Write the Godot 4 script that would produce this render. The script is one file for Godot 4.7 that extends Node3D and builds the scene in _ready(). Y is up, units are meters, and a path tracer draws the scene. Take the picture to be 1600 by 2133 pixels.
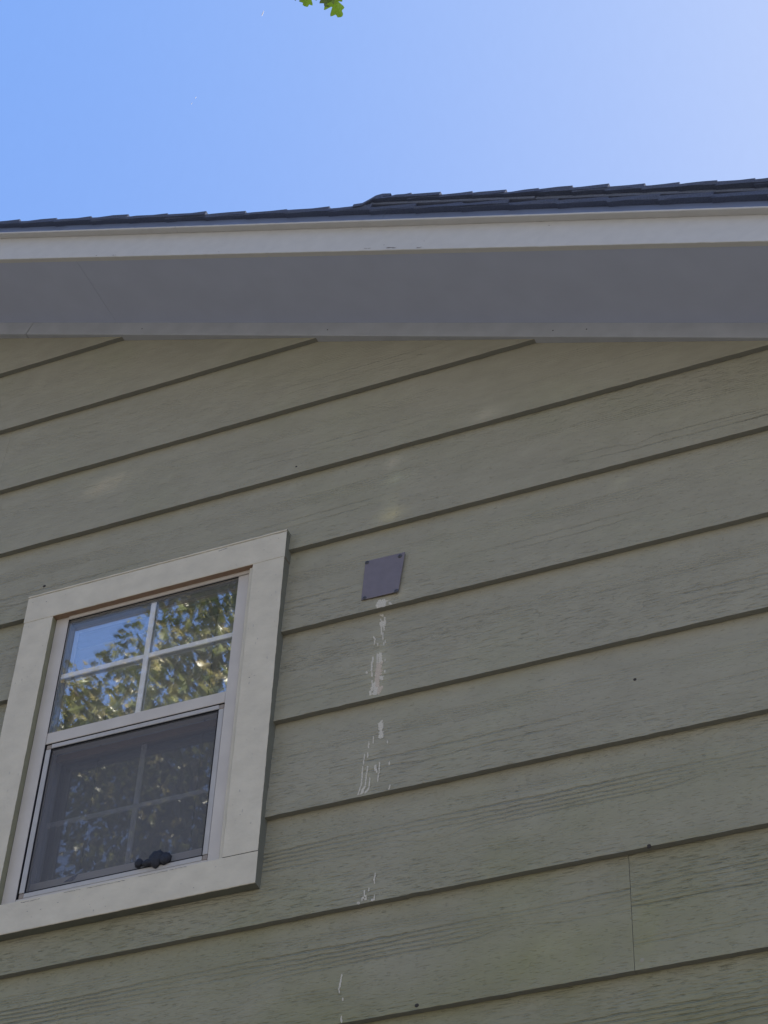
extends Node3D
# Gable end of a house seen from below: lap siding, a window, a rake eave, sky, and the oak that stands in front of the wall.
# Metres. The wall is the plane z = 0 (front lower edge of every plank), the garden lies towards +z.

const SLOPE := -0.4187                     # the rake falls to the right
const RAKE_Y := 5.0235                     # its height on the wall at x = 0
const RIDGE_X := -4.8
const EAVE_X := 3.3
const LAPS := [6.851, 6.567, 6.284, 6.0006, 5.7172, 5.4405, 5.1674, 4.884, 4.6031, 4.3214, 4.0435, 3.7589, 3.4797, 3.2, 2.92, 2.64, 2.36, 2.08, 1.8, 1.52, 1.24, 0.96, 0.68, 0.4]
const BOARD := 3.66
const TILT := 0.016
const HEADROOM := 0.62                     # plank tones are kept below 1 so that pale stains fit

var rng: RandomNumberGenerator = RandomNumberGenerator.new()
var wob := FastNoiseLite.new()
var M := {}
var rake: Transform3D
var house: Node3D
var window: Node3D

func _ready():
	rng.seed = 71
	wob.seed = 5
	wob.noise_type = FastNoiseLite.TYPE_SIMPLEX
	wob.frequency = 1.0
	# ---- camera
	var cam := Camera3D.new()
	cam.name = "camera"
	cam.transform = Transform3D(Basis(Vector3(0.926135, 0.02956, -0.376033), Vector3(0.242442, 0.717067, 0.65348), Vector3(0.288957, -0.696377, 0.656935)), Vector3(0, 1.5, 3.237))
	cam.fov = 30.03
	cam.near = 0.05
	cam.far = 600.0
	add_child(cam)
	cam.current = true
	# ---- sky, sun, exposure
	var env := Environment.new()
	env.background_mode = Environment.BG_SKY
	var sky := Sky.new()
	var to_sun := Vector3(0.46, 0.75, -0.475).normalized()
	var sm := PanoramaSkyMaterial.new()
	sm.panorama = clear_sky(to_sun)
	sky.sky_material = sm
	env.sky = sky
	env.tonemap_mode = Environment.TONE_MAPPER_LINEAR
	env.tonemap_exposure = 2.4
	env.sdfgi_enabled = true
	env.ssao_enabled = true
	env.ssil_enabled = true
	var we := WorldEnvironment.new()
	we.name = "world_environment"
	we.environment = env
	add_child(we)
	var sun := DirectionalLight3D.new()
	sun.name = "sun"
	sun.light_color = Color(1.0, 0.95, 0.88)
	sun.light_energy = 1.6
	sun.light_angular_distance = 0.5
	sun.shadow_enabled = true
	sun.basis = Basis.looking_at(-to_sun, Vector3.UP)
	add_child(sun)
	# ---- materials, then the place
	make_materials()
	make_ground()
	make_house()
	make_window()
	make_blind()
	make_small_things()
	make_oak()

# a clear sky: blue overhead, paler to the horizon, whiter towards the sun
func clear_sky(to_sun: Vector3) -> ImageTexture:
	var w := 2048
	var h := 1024
	var grain_rng: RandomNumberGenerator = RandomNumberGenerator.new()
	grain_rng.seed = 3
	var im := Image.create(w, h, false, Image.FORMAT_RGBF)
	for j in h:
		var el := PI * (0.5 - (j + 0.5) / h)
		var y := maxf(0.0, sin(el))
		var f := pow(1.0 - y, 2.3)
		for i in w:
			var az := ((i + 0.5) / w - 0.25) * TAU
			var d := Vector3(cos(az) * cos(el), sin(el), sin(az) * cos(el))
			var c := d.dot(to_sun)
			var g := pow(maxf(0.0, (c - 0.45) / 0.55), 2.8)
			var near := exp(-pow(acos(clampf(c, -1, 1)) / 0.16, 2.0)) * 1.2
			var n := grain_rng.randf_range(0.992, 1.008)
			im.set_pixel(i, j, Color(n, n, n) * Color(lerpf(0.080, 0.45, f) + 0.25 * g + near, lerpf(0.164, 0.44, f) + 0.192 * g + near, lerpf(0.384, 0.43, f) + 0.045 * g + near))
	return ImageTexture.create_from_image(im)

# ------------------------------------------------------------------ helpers
func tag(o: Node3D, label: String, category := "", group := "", kind := ""):
	if label: o.set_meta("label", label)
	if category: o.set_meta("category", category)
	if group: o.set_meta("group", group)
	if kind: o.set_meta("kind", kind)
	return o

func base(called: String, at := Vector3.ZERO, parent: Node3D = self) -> Node3D:
	var o := Node3D.new()
	o.name = called
	o.position = at
	parent.add_child(o, true)
	return o

func new_st() -> SurfaceTool:
	var st := SurfaceTool.new()
	st.begin(Mesh.PRIMITIVE_TRIANGLES)
	st.set_smooth_group(-1)
	return st

func obj(called: String, mesh: Mesh, mat, parent: Node3D = self) -> MeshInstance3D:
	var o := MeshInstance3D.new()
	o.name = called
	o.mesh = mesh
	if mat is Array:
		for i in mat.size(): o.set_surface_override_material(i, mat[i])
	elif mat: o.material_override = mat
	parent.add_child(o, true)
	return o

func done(st: SurfaceTool) -> ArrayMesh:
	st.generate_normals()
	return st.commit()

func tri(st: SurfaceTool, a: Vector3, b: Vector3, c: Vector3, out: Vector3):
	# clockwise seen from the side that out points to
	if (b - a).cross(c - a).dot(out) > 0.0:
		st.add_vertex(a); st.add_vertex(c); st.add_vertex(b)
	else:
		st.add_vertex(a); st.add_vertex(b); st.add_vertex(c)

func quad(st: SurfaceTool, a: Vector3, b: Vector3, c: Vector3, d: Vector3, out: Vector3):
	tri(st, a, b, c, out)
	tri(st, a, c, d, out)

func box(st: SurfaceTool, lo: Vector3, hi: Vector3, bev := 0.0, t := Transform3D()):
	# a box with chamfered edges
	var c := (lo + hi) * 0.5
	var h := (hi - lo) * 0.5
	var b: float = minf(bev, 0.45 * minf(h.x, minf(h.y, h.z)))
	var ax := [Vector3.RIGHT, Vector3.UP, Vector3.BACK]
	for i in 3:
		var j: int = (i + 1) % 3
		var k: int = (i + 2) % 3
		for s in [-1.0, 1.0]:
			var n: Vector3 = ax[i] * s
			var p: Vector3 = c + n * h[i]
			var u: Vector3 = ax[j] * (h[j] - b)
			var v: Vector3 = ax[k] * (h[k] - b)
			quad(st, t * (p - u - v), t * (p + u - v), t * (p + u + v), t * (p - u + v), t.basis * n)
			if b > 0.0:
				for s2 in [-1.0, 1.0]:
					var n2: Vector3 = ax[j] * s2
					var e: Vector3 = ax[k] * (h[k] - b)
					var p1: Vector3 = c + n * h[i] + n2 * (h[j] - b)
					var p2: Vector3 = c + n * (h[i] - b) + n2 * h[j]
					quad(st, t * (p1 - e), t * (p1 + e), t * (p2 + e), t * (p2 - e), t.basis * (n + n2))
	if b > 0.0:
		for sx in [-1.0, 1.0]:
			for sy in [-1.0, 1.0]:
				for sz in [-1.0, 1.0]:
					var q := Vector3(sx * h.x, sy * h.y, sz * h.z)
					tri(st, t * (c + q - Vector3(0, sy, sz) * b), t * (c + q - Vector3(sx, 0, sz) * b), t * (c + q - Vector3(sx, sy, 0) * b), t.basis * q)

func box_mesh(lo: Vector3, hi: Vector3, bev := 0.0, t := Transform3D()) -> ArrayMesh:
	var st := new_st()
	box(st, lo, hi, bev, t)
	return done(st)

func part_box(called: String, lo: Vector3, hi: Vector3, mat, parent: Node3D, bev := 0.0, t := Transform3D()) -> MeshInstance3D:
	return obj(called, box_mesh(lo, hi, bev, t), mat, parent)

# a painted trim board: its front face is the first surface, the edges the second, the underside the third
func trim_board(called: String, lo: Vector3, hi: Vector3, mats: Array, parent: Node3D, t := Transform3D(), seed_ := 1) -> MeshInstance3D:
	var front := new_st()
	var edge := new_st()
	var under := new_st()
	var b := 0.0012
	var long: int = 0 if hi.x - lo.x > hi.y - lo.y else 1
	var n: int = int((hi[long] - lo[long]) / 0.012) + 1
	var rows := []
	for i in n + 1:
		var f := float(i) / n
		var s: float = lerpf(lo[long], hi[long], f)
		# the edges of old boards are never quite straight
		var w0: float = 0.0006 * wob.get_noise_2d(s * 25.0, seed_ * 7.3) + 0.0005 * wob.get_noise_2d(s * 90.0, seed_ * 3.1)
		var w1: float = 0.0006 * wob.get_noise_2d(s * 25.0, seed_ * 9.7 + 40.0) + 0.0005 * wob.get_noise_2d(s * 90.0, seed_ * 5.1 + 9.0)
		rows.append([s, w0, w1])
	for i in n:
		var p := []
		for r in [rows[i], rows[i + 1]]:
			var a: Vector3
			var d: Vector3
			if long == 0:
				a = Vector3(r[0], lo.y + r[1], hi.z)
				d = Vector3(r[0], hi.y + r[2], hi.z)
				p.append([a + Vector3(0, b, 0), d - Vector3(0, b, 0), a - Vector3(0, 0, b), d - Vector3(0, 0, b), Vector3(r[0], lo.y + r[1], lo.z), Vector3(r[0], hi.y, lo.z)])
			else:
				a = Vector3(lo.x + r[1], r[0], hi.z)
				d = Vector3(hi.x + r[2], r[0], hi.z)
				p.append([a + Vector3(b, 0, 0), d - Vector3(b, 0, 0), a - Vector3(0, 0, b), d - Vector3(0, 0, b), Vector3(lo.x + r[1], r[0], lo.z), Vector3(hi.x + r[2], r[0], lo.z)])
		var lowside: Vector3 = t.basis * (Vector3.DOWN if long == 0 else Vector3.LEFT)
		var zed: Vector3 = t.basis * Vector3.BACK
		quad(front, t * p[0][0], t * p[1][0], t * p[1][1], t * p[0][1], zed)
		quad(front, t * p[0][0], t * p[1][0], t * p[1][2], t * p[0][2], zed + lowside)
		quad(front, t * p[0][1], t * p[1][1], t * p[1][3], t * p[0][3], zed - lowside)
		quad(under if long == 0 else edge, t * p[0][2], t * p[1][2], t * p[1][4], t * p[0][4], lowside)
		quad(edge, t * p[0][3], t * p[1][3], t * p[1][5], t * p[0][5], -lowside)
		if i == 0 or i == n - 1:
			var e: Array = p[0] if i == 0 else p[1]
			var out: Vector3 = t.basis * (Vector3.RIGHT if long == 0 else Vector3.UP) * (-1.0 if i == 0 else 1.0)
			var use: SurfaceTool = under if long == 1 and i == 0 else edge
			quad(use, t * e[2], t * e[3], t * e[5], t * e[4], out)
			quad(use, t * e[0], t * e[1], t * e[3], t * e[2], out)
	var m := ArrayMesh.new()
	var used := []
	for k in 3:
		var st: SurfaceTool = [front, edge, under][k]
		st.generate_normals()
		var before := m.get_surface_count()
		st.commit(m)
		if m.get_surface_count() > before: used.append(mats[k])
	return obj(called, m, used, parent)

func tube(st: SurfaceTool, pts: Array, radii: Array, sides := 8):
	st.set_smooth_group(1)
	var rings := []
	for i in pts.size():
		var d: Vector3 = (pts[mini(i + 1, pts.size() - 1)] - pts[maxi(i - 1, 0)]).normalized()
		var u: Vector3 = d.cross(Vector3.UP if absf(d.y) < 0.9 else Vector3.RIGHT).normalized()
		var v: Vector3 = d.cross(u)
		var ring := []
		for k in sides:
			var a := TAU * k / sides
			ring.append(pts[i] + (u * cos(a) + v * sin(a)) * radii[i])
		rings.append(ring)
	for i in pts.size() - 1:
		for k in sides:
			var k2: int = (k + 1) % sides
			var out: Vector3 = rings[i][k] - pts[i] + rings[i][k2] - pts[i]
			quad(st, rings[i][k], rings[i][k2], rings[i + 1][k2], rings[i + 1][k], out)
	st.set_smooth_group(-1)

func flake(st: SurfaceTool, c: Vector3, right: Vector3, up: Vector3, w: float, h: float, z: float):
	# a ragged fleck of dried paint lying on a surface
	var out := right.cross(up)
	var n := 9
	var ring := []
	for i in n:
		var a := TAU * i / n + rng.randf_range(-0.25, 0.25)
		var r := rng.randf_range(0.55, 1.1)
		ring.append(c + right * cos(a) * w * 0.5 * r + up * sin(a) * h * 0.5 * r + out * (z + rng.randf() * 0.00012))
	for i in n:
		tri(st, c + out * (z + 0.00025), ring[i], ring[(i + 1) % n], out)

# ------------------------------------------------------------------ materials
func noise_tex(freq: float, lo: float, hi: float, seed_: int, w := 512, h := 512, octaves := 4, stretch := 1) -> ImageTexture:
	var n := FastNoiseLite.new()
	n.seed = seed_
	n.frequency = freq
	n.fractal_octaves = octaves
	var im: Image = n.get_seamless_image(w / stretch, h)
	if stretch > 1: im.resize(w, h, Image.INTERPOLATE_CUBIC)
	im.convert(Image.FORMAT_RGB8)
	var d := im.get_data()
	for i in range(0, d.size(), 3):
		var v: float = lerpf(lo, hi, d[i] / 255.0)
		var b := int(clampf(v, 0, 1) * 255.0)
		d[i] = b; d[i + 1] = b; d[i + 2] = b
	return ImageTexture.create_from_image(Image.create_from_data(w, h, false, Image.FORMAT_RGB8, d))

func mat(lin: Color, rough: float, spec := 0.4) -> StandardMaterial3D:
	var m := StandardMaterial3D.new()
	m.albedo_color = lin.linear_to_srgb()
	m.roughness = rough
	m.metallic_specular = spec
	return m

func with_tri(m: StandardMaterial3D, albedo, bump, scale: Vector3, depth: float):
	m.uv1_triplanar = true
	m.uv1_world_triplanar = true
	m.uv1_scale = scale
	if albedo: m.albedo_texture = albedo
	if bump:
		m.heightmap_enabled = true
		m.heightmap_texture = bump
		m.heightmap_scale = depth
	return m

# the embossed cedar grain of a fibre cement plank, as a height map 3.66 m by 0.30 m
func grain(kind: int) -> ImageTexture:
	var W := 2048
	var H := 224
	var n1 := FastNoiseLite.new(); n1.seed = 11 + kind; n1.frequency = 1.0; n1.fractal_octaves = 3
	var fine: Image
	var f := FastNoiseLite.new(); f.seed = 31 + kind; f.frequency = 0.2; f.fractal_octaves = 3
	fine = f.get_image(W / 7, H * 2)
	fine.resize(W, H * 2, Image.INTERPOLATE_CUBIC)
	fine.resize(W, H, Image.INTERPOLATE_BILINEAR)
	fine.convert(Image.FORMAT_L8)
	var fd := fine.get_data()
	f.frequency = 0.42
	var pores := f.get_image(W / 5, H)
	pores.resize(W, H, Image.INTERPOLATE_CUBIC)
	pores.convert(Image.FORMAT_L8)
	var pd := pores.get_data()
	var g: RandomNumberGenerator = RandomNumberGenerator.new()
	g.seed = 900 + kind
	var knots := []
	for i in 9:
		knots.append([g.randf_range(0.1, 3.5), g.randf_range(0.03, 0.15), g.randf_range(0.03, 0.07), g.randf_range(0.009, 0.02), g.randf_range(0.012, 0.03) * (1 if g.randf() < 0.6 else -1)])
	# bundles of parallel grooves: height, slope, pitch, how many, depth, start, end
	var bundles := []
	if kind == 0:
		bundles = [[0.145, 0.004, 0.0128, 5, 1.0, -1.0, 5.0], [0.212, 0.004, 0.0075, 4, 0.4, -1.0, 5.0], [0.07, -0.01, 0.009, 3, 0.45, 0.3, 1.5], [0.05, 0.012, 0.011, 3, 0.5, 2.0, 3.3]]
	else:
		bundles = [[0.10, 0.02, 0.026, 2, 0.9, 0.2, 1.7], [0.05, -0.016, 0.027, 2, 0.8, 1.5, 2.8], [0.16, -0.004, 0.0078, 6, 0.45, -1.0, 5.0], [0.03, 0.01, 0.018, 3, 0.6, 2.3, 3.6]]
	# warp, sampled coarsely
	var ww := PackedFloat32Array()
	ww.resize(W * H)
	for y in H:
		var ym := (1.0 - (y + 0.5) / H) * 0.30
		for x in range(0, W, 4):
			var xm := (x + 2.0) / W * BOARD
			var v: float = 0.010 * n1.get_noise_2d(xm * 0.9, ym * 5.0) + 0.0030 * n1.get_noise_2d(xm * 13.0 + 50.0, ym * 30.0) + 0.0014 * n1.get_noise_2d(xm * 45.0 + 90.0, ym * 60.0)
			for k in knots:
				var dx: float = (xm - k[0]) / k[2]
				if dx > -3.0 and dx < 3.0:
					var dy: float = (ym - k[1]) / k[3]
					v += k[4] * exp(-dx * dx - dy * dy)
			for j in 4: ww[y * W + x + j] = v
	var out := PackedFloat32Array()
	out.resize(W * H)
	for y in H:
		var ym := (1.0 - (y + 0.5) / H) * 0.30
		for x in W:
			var i := y * W + x
			var xm := (x + 0.5) / W * BOARD
			var x0 := i - (x & 3)
			var fr := (x & 3) / 4.0
			var wv: float = lerpf(ww[x0], ww[mini(x0 + 4, y * W + W - 1)], fr)
			var gy: float = ym + wv
			var hgt := 0.0
			for b in bundles:
				if xm > b[5] and xm < b[6]:
					var p: float = (gy - b[0] - b[1] * (xm - 1.8)) / b[2]
					if p > -0.5 and p < b[3] - 0.5:
						var q := roundf(p)
						var dd: float = (p - q) * b[2] / 0.0015
						var amp: float = b[4] * clampf(0.74 + 0.6 * sin(q * 2.7 + xm * (2.1 + 0.5 * q)) * sin(xm * 4.3 + q * 3.0), 0.12, 1.0) * minf(1.0, minf(xm - b[5], b[6] - xm) * 4.0)
						hgt -= 0.85 * amp * (exp(-dd * dd) - 0.4 * exp(-(dd + 1.9) * (dd + 1.9)))
			var s: float = fd[i] / 255.0
			hgt -= 0.8 * (0.9 + 1.2 * sin(xm * 1.7 + ym * 14.0)) * maxf(0.0, 0.42 - s) * 1.6
			var po: float = pd[i] / 255.0
			hgt -= 0.85 * maxf(0.0, 0.38 - po) * 2.0
			out[i] = 1.0 + hgt * 0.5
	return ImageTexture.create_from_image(Image.create_from_data(W, H, false, Image.FORMAT_RF, out.to_byte_array()))

func make_materials():
	var mottle := noise_tex(0.012, 0.93, 1.0, 3)
	var even := noise_tex(0.02, 0.965, 1.0, 17)
	var speck := noise_tex(0.06, 0.8, 1.0, 9)
	var bumps := noise_tex(0.05, 0.0, 1.0, 4)
	var fine := noise_tex(0.2, 0.0, 1.0, 6)
	var siding_tone := noise_tex(0.03, 0.955, 1.0, 13, 2048, 256, 5, 2)
	for k in 2:
		var s := mat(Color(0.367, 0.344, 0.250) / HEADROOM, 0.62, 0.35)
		s.vertex_color_use_as_albedo = true
		s.albedo_texture = siding_tone
		s.heightmap_enabled = true
		s.heightmap_texture = grain(k)
		s.heightmap_scale = 0.98 if k == 0 else 0.78
		M["siding%d" % k] = s
		if k == 1:
			var smooth: StandardMaterial3D = s.duplicate()
			smooth.heightmap_scale = 0.45
			M["siding2"] = smooth
	M.siding_trim = with_tri(mat(Color(0.367, 0.344, 0.250), 0.62, 0.35), mottle, bumps, Vector3(2, 2, 2), 0.05)
	M.soffit = with_tri(mat(Color(0.52, 0.565, 0.69), 0.7, 0.3), even, null, Vector3(0.7, 0.7, 0.7), 0.0)  # the bluish veil of lens glare is put into this base colour
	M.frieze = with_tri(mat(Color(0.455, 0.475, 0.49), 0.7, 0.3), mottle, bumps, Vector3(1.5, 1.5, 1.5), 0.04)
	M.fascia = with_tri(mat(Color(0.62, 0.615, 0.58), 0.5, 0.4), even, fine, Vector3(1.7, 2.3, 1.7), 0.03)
	M.worn = mat(Color(0.50, 0.47, 0.40), 0.8)
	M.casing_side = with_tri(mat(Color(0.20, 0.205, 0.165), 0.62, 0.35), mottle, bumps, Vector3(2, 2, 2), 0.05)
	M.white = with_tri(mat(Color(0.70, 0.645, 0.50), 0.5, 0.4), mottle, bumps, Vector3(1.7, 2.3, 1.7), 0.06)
	M.vinyl = with_tri(mat(Color(0.65, 0.605, 0.53), 0.4, 0.45), mottle, null, Vector3(1.1, 1.1, 1.1), 0.0)
	M.white_metal = with_tri(mat(Color(0.53, 0.515, 0.48), 0.35, 0.5), mottle, null, Vector3(2.1, 2.1, 2.1), 0.0)
	M.grille = mat(Color(0.78, 0.78, 0.76), 0.4)
	M.grille_low = mat(Color(0.85, 0.85, 0.85), 0.4)
	M.sash_shade = mat(Color(0.27, 0.275, 0.30), 0.5)  # vinyl of the stiles, darkened to paint in the shade behind the screen
	M.spacer = mat(Color(0.2, 0.21, 0.22), 0.4)
	M.corner_plastic = with_tri(mat(Color(0.42, 0.36, 0.30), 0.6), speck, null, Vector3(20, 20, 20), 0.0)
	M.bare_wood = with_tri(mat(Color(0.33, 0.225, 0.15), 0.8), mottle, fine, Vector3(6, 6, 6), 0.05)
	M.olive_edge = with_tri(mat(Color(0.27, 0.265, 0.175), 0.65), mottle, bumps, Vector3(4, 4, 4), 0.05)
	M.crack = mat(Color(0.05, 0.045, 0.04), 0.9)
	M.black = mat(Color(0.012, 0.012, 0.014), 0.8)
	M.drip_metal = with_tri(mat(Color(0.20, 0.26, 0.42), 0.45, 0.5), mottle, null, Vector3(1.3, 1.3, 1.3), 0.0)
	M.shingle = with_tri(mat(Color(0.16, 0.195, 0.29), 0.95, 0.2), speck, fine, Vector3(5, 5, 5), 0.25)
	M.shingle_edge = with_tri(mat(Color(0.27, 0.32, 0.44), 0.95, 0.2), speck, fine, Vector3(5, 5, 5), 0.25)
	M.plate = with_tri(mat(Color(0.20, 0.175, 0.19), 0.5, 0.5), mottle, null, Vector3(5, 5, 5), 0.0)
	M.screw = mat(Color(0.075, 0.075, 0.085), 0.45, 0.5)
	M.screw.metallic = 0.3
	M.paint = with_tri(mat(Color(0.78, 0.735, 0.60), 0.7), speck, null, Vector3(9, 9, 9), 0.0)
	M.paint_beige = with_tri(mat(Color(0.72, 0.62, 0.48), 0.7), speck, null, Vector3(9, 9, 9), 0.0)
	M.chip = mat(Color(0.22, 0.21, 0.20), 0.8)
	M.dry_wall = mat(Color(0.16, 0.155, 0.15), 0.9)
	M.slat = with_tri(mat(Color(0.40, 0.39, 0.37), 0.5), mottle, null, Vector3(2, 2, 2), 0.0)
	M.cord = mat(Color(0.05, 0.05, 0.045), 0.8)
	M.headrail = mat(Color(0.12, 0.10, 0.08), 0.6)
	M.sheathing = mat(Color(0.2, 0.16, 0.11), 0.9)
	var glass := StandardMaterial3D.new()
	glass.albedo_color = Color(0.9, 0.95, 0.93, 0.02)
	glass.transparency = BaseMaterial3D.TRANSPARENCY_ALPHA
	glass.roughness = 0.0
	glass.metallic_specular = 0.5
	M.glass = glass
	var coat := StandardMaterial3D.new()     # the thin metallic low-emissivity film inside the double pane
	var white := Image.create(4, 4, false, Image.FORMAT_RGB8)
	white.fill(Color.WHITE)
	coat.albedo_texture = ImageTexture.create_from_image(white)
	coat.albedo_color = Color(0.95, 0.98, 1.0, 0.42)
	coat.transparency = BaseMaterial3D.TRANSPARENCY_ALPHA
	coat.metallic = 1.0
	coat.roughness = 0.01
	M.coating = coat
	var scr := StandardMaterial3D.new()
	scr.albedo_color = Color(0.46, 0.465, 0.48, 0.54)
	scr.transparency = BaseMaterial3D.TRANSPARENCY_ALPHA
	scr.roughness = 0.8
	scr.metallic_specular = 0.2
	M.screen = scr
	M.dark_lump = with_tri(mat(Color(0.022, 0.024, 0.034), 0.45, 0.5), speck, fine, Vector3(20, 20, 20), 0.1)
	M.scrap = mat(Color(0.10, 0.12, 0.2), 0.4, 0.5)
	M.bark = with_tri(mat(Color(0.12, 0.095, 0.07), 0.95, 0.2), speck, bumps, Vector3(2, 0.6, 2), 2.0)
	M.twig = with_tri(mat(Color(0.08, 0.06, 0.04), 0.9, 0.2), speck, null, Vector3(9, 9, 9), 0.0)
	var leaf := mat(Color(1, 1, 1), 0.34, 0.5)
	leaf.vertex_color_use_as_albedo = true
	leaf.backlight_enabled = true
	leaf.backlight = Color(0.55, 0.62, 0.2)
	M.leaf = leaf
	var near_leaf: StandardMaterial3D = with_tri(mat(Color(0.15, 0.21, 0.05), 0.45, 0.5), mottle, null, Vector3(14, 14, 14), 0.0)
	near_leaf.backlight_enabled = true
	near_leaf.backlight = Color(0.55, 0.66, 0.18)
	M.near_leaf = near_leaf
	var ground: StandardMaterial3D = with_tri(mat(Color(0.25, 0.242, 0.232), 0.95, 0.2), noise_tex(0.03, 0.55, 1.0, 21), bumps, Vector3(0.35, 0.35, 0.35), 3.0)
	M.ground = ground
	M.silk = mat(Color(0.95, 0.95, 0.95), 0.4)

# ------------------------------------------------------------------ setting
func make_ground():
	var st := new_st()
	var n := 24
	for i in n:
		for j in n:
			var q := []
			for d in [[0, 0], [1, 0], [1, 1], [0, 1]]:
				var gx: float = (i + d[0]) * 2.0 / n - 1.0
				var gz: float = (j + d[1]) * 2.0 / n - 1.0
				var x: float = signf(gx) * pow(absf(gx), 2.2) * 260.0
				var z: float = signf(gz) * pow(absf(gz), 2.2) * 260.0
				q.append(Vector3(x, 0.05 * wob.get_noise_2d(x * 0.2, z * 0.2) - 0.05, z))
			quad(st, q[0], q[1], q[2], q[3], Vector3.UP)
	tag(obj("ground", done(st), M.ground), "pale bare ground in front of the house", "ground", "", "structure")

func rake_y(x: float) -> float:
	return RAKE_Y + SLOPE * x if x > RIDGE_X else RAKE_Y + SLOPE * (2.0 * RIDGE_X - x)

# soft stains that stay on the planks: pale filler above the plate, a scuff, dirt
func stain(x: float, y: float) -> Color:
	var v: float = 1.0 + 0.05 * wob.get_noise_2d(x * 3.0, y * 5.0) + 0.035 * wob.get_noise_2d(x * 11.0 + 30.0, y * 25.0)
	var c := Color(v, v, v)
	for s in [[-1.403, 4.91, 0.035, 0.018, 0.30, 0.26, 0.10], [-1.41, 4.955, 0.02, 0.03, 0.10, 0.10, 0.07], [-1.413, 5.115, 0.018, 0.012, 0.22, 0.2, 0.2], [-1.40, 5.06, 0.03, 0.02, 0.10, 0.12, 0.1],
			[-2.285, 5.352, 0.05, 0.018, 0.26, 0.22, 0.18], [-2.33, 5.33, 0.05, 0.012, 0.12, 0.1, 0.08], [-1.14, 5.2, 0.04, 0.012, 0.14, 0.13, 0.13], [-0.80, 4.83, 0.02, 0.012, 0.14, 0.14, 0.1],
			[-1.418, 4.62, 0.03, 0.012, 0.25, 0.24, 0.22], [-1.38, 4.64, 0.02, 0.012, 0.14, 0.13, 0.13], [-1.422, 4.43, 0.020, 0.11, 0.10, 0.10, 0.08], [-1.44, 4.11, 0.018, 0.07, 0.08, 0.08, 0.07], [-1.02, 3.55, 0.12, 0.06, 0.015, 0.02, -0.02], [-0.82, 3.58, 0.03, 0.10, 0.015, 0.02, -0.015]]:
		var e: float = exp(-pow((x - s[0]) / s[2], 2.0) - pow((y - s[1]) / s[3], 2.0)) * (0.8 + 0.6 * wob.get_noise_2d(x * 60.0, y * 90.0))
		c += Color(s[4], s[5], s[6]) * e * 2.5
	var green: float = maxf(0.0, wob.get_noise_2d(x * 1.6 + 9.0, y * 2.4)) * 0.05
	c.b -= green
	c.r -= green * 0.4
	# mildew on the lower boards, deepened in colour to offset bluish skylight there
	var film: float = clampf((4.15 - y) * 1.6, 0.0, 1.0) * (0.15 + 0.11 * wob.get_noise_2d(x * 2.3 + 40.0, y * 3.0))
	c.r -= film
	c.g -= film * 0.9
	c.b -= film * 1.7
	c *= HEADROOM
	c.a = 1.0
	return c

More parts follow.
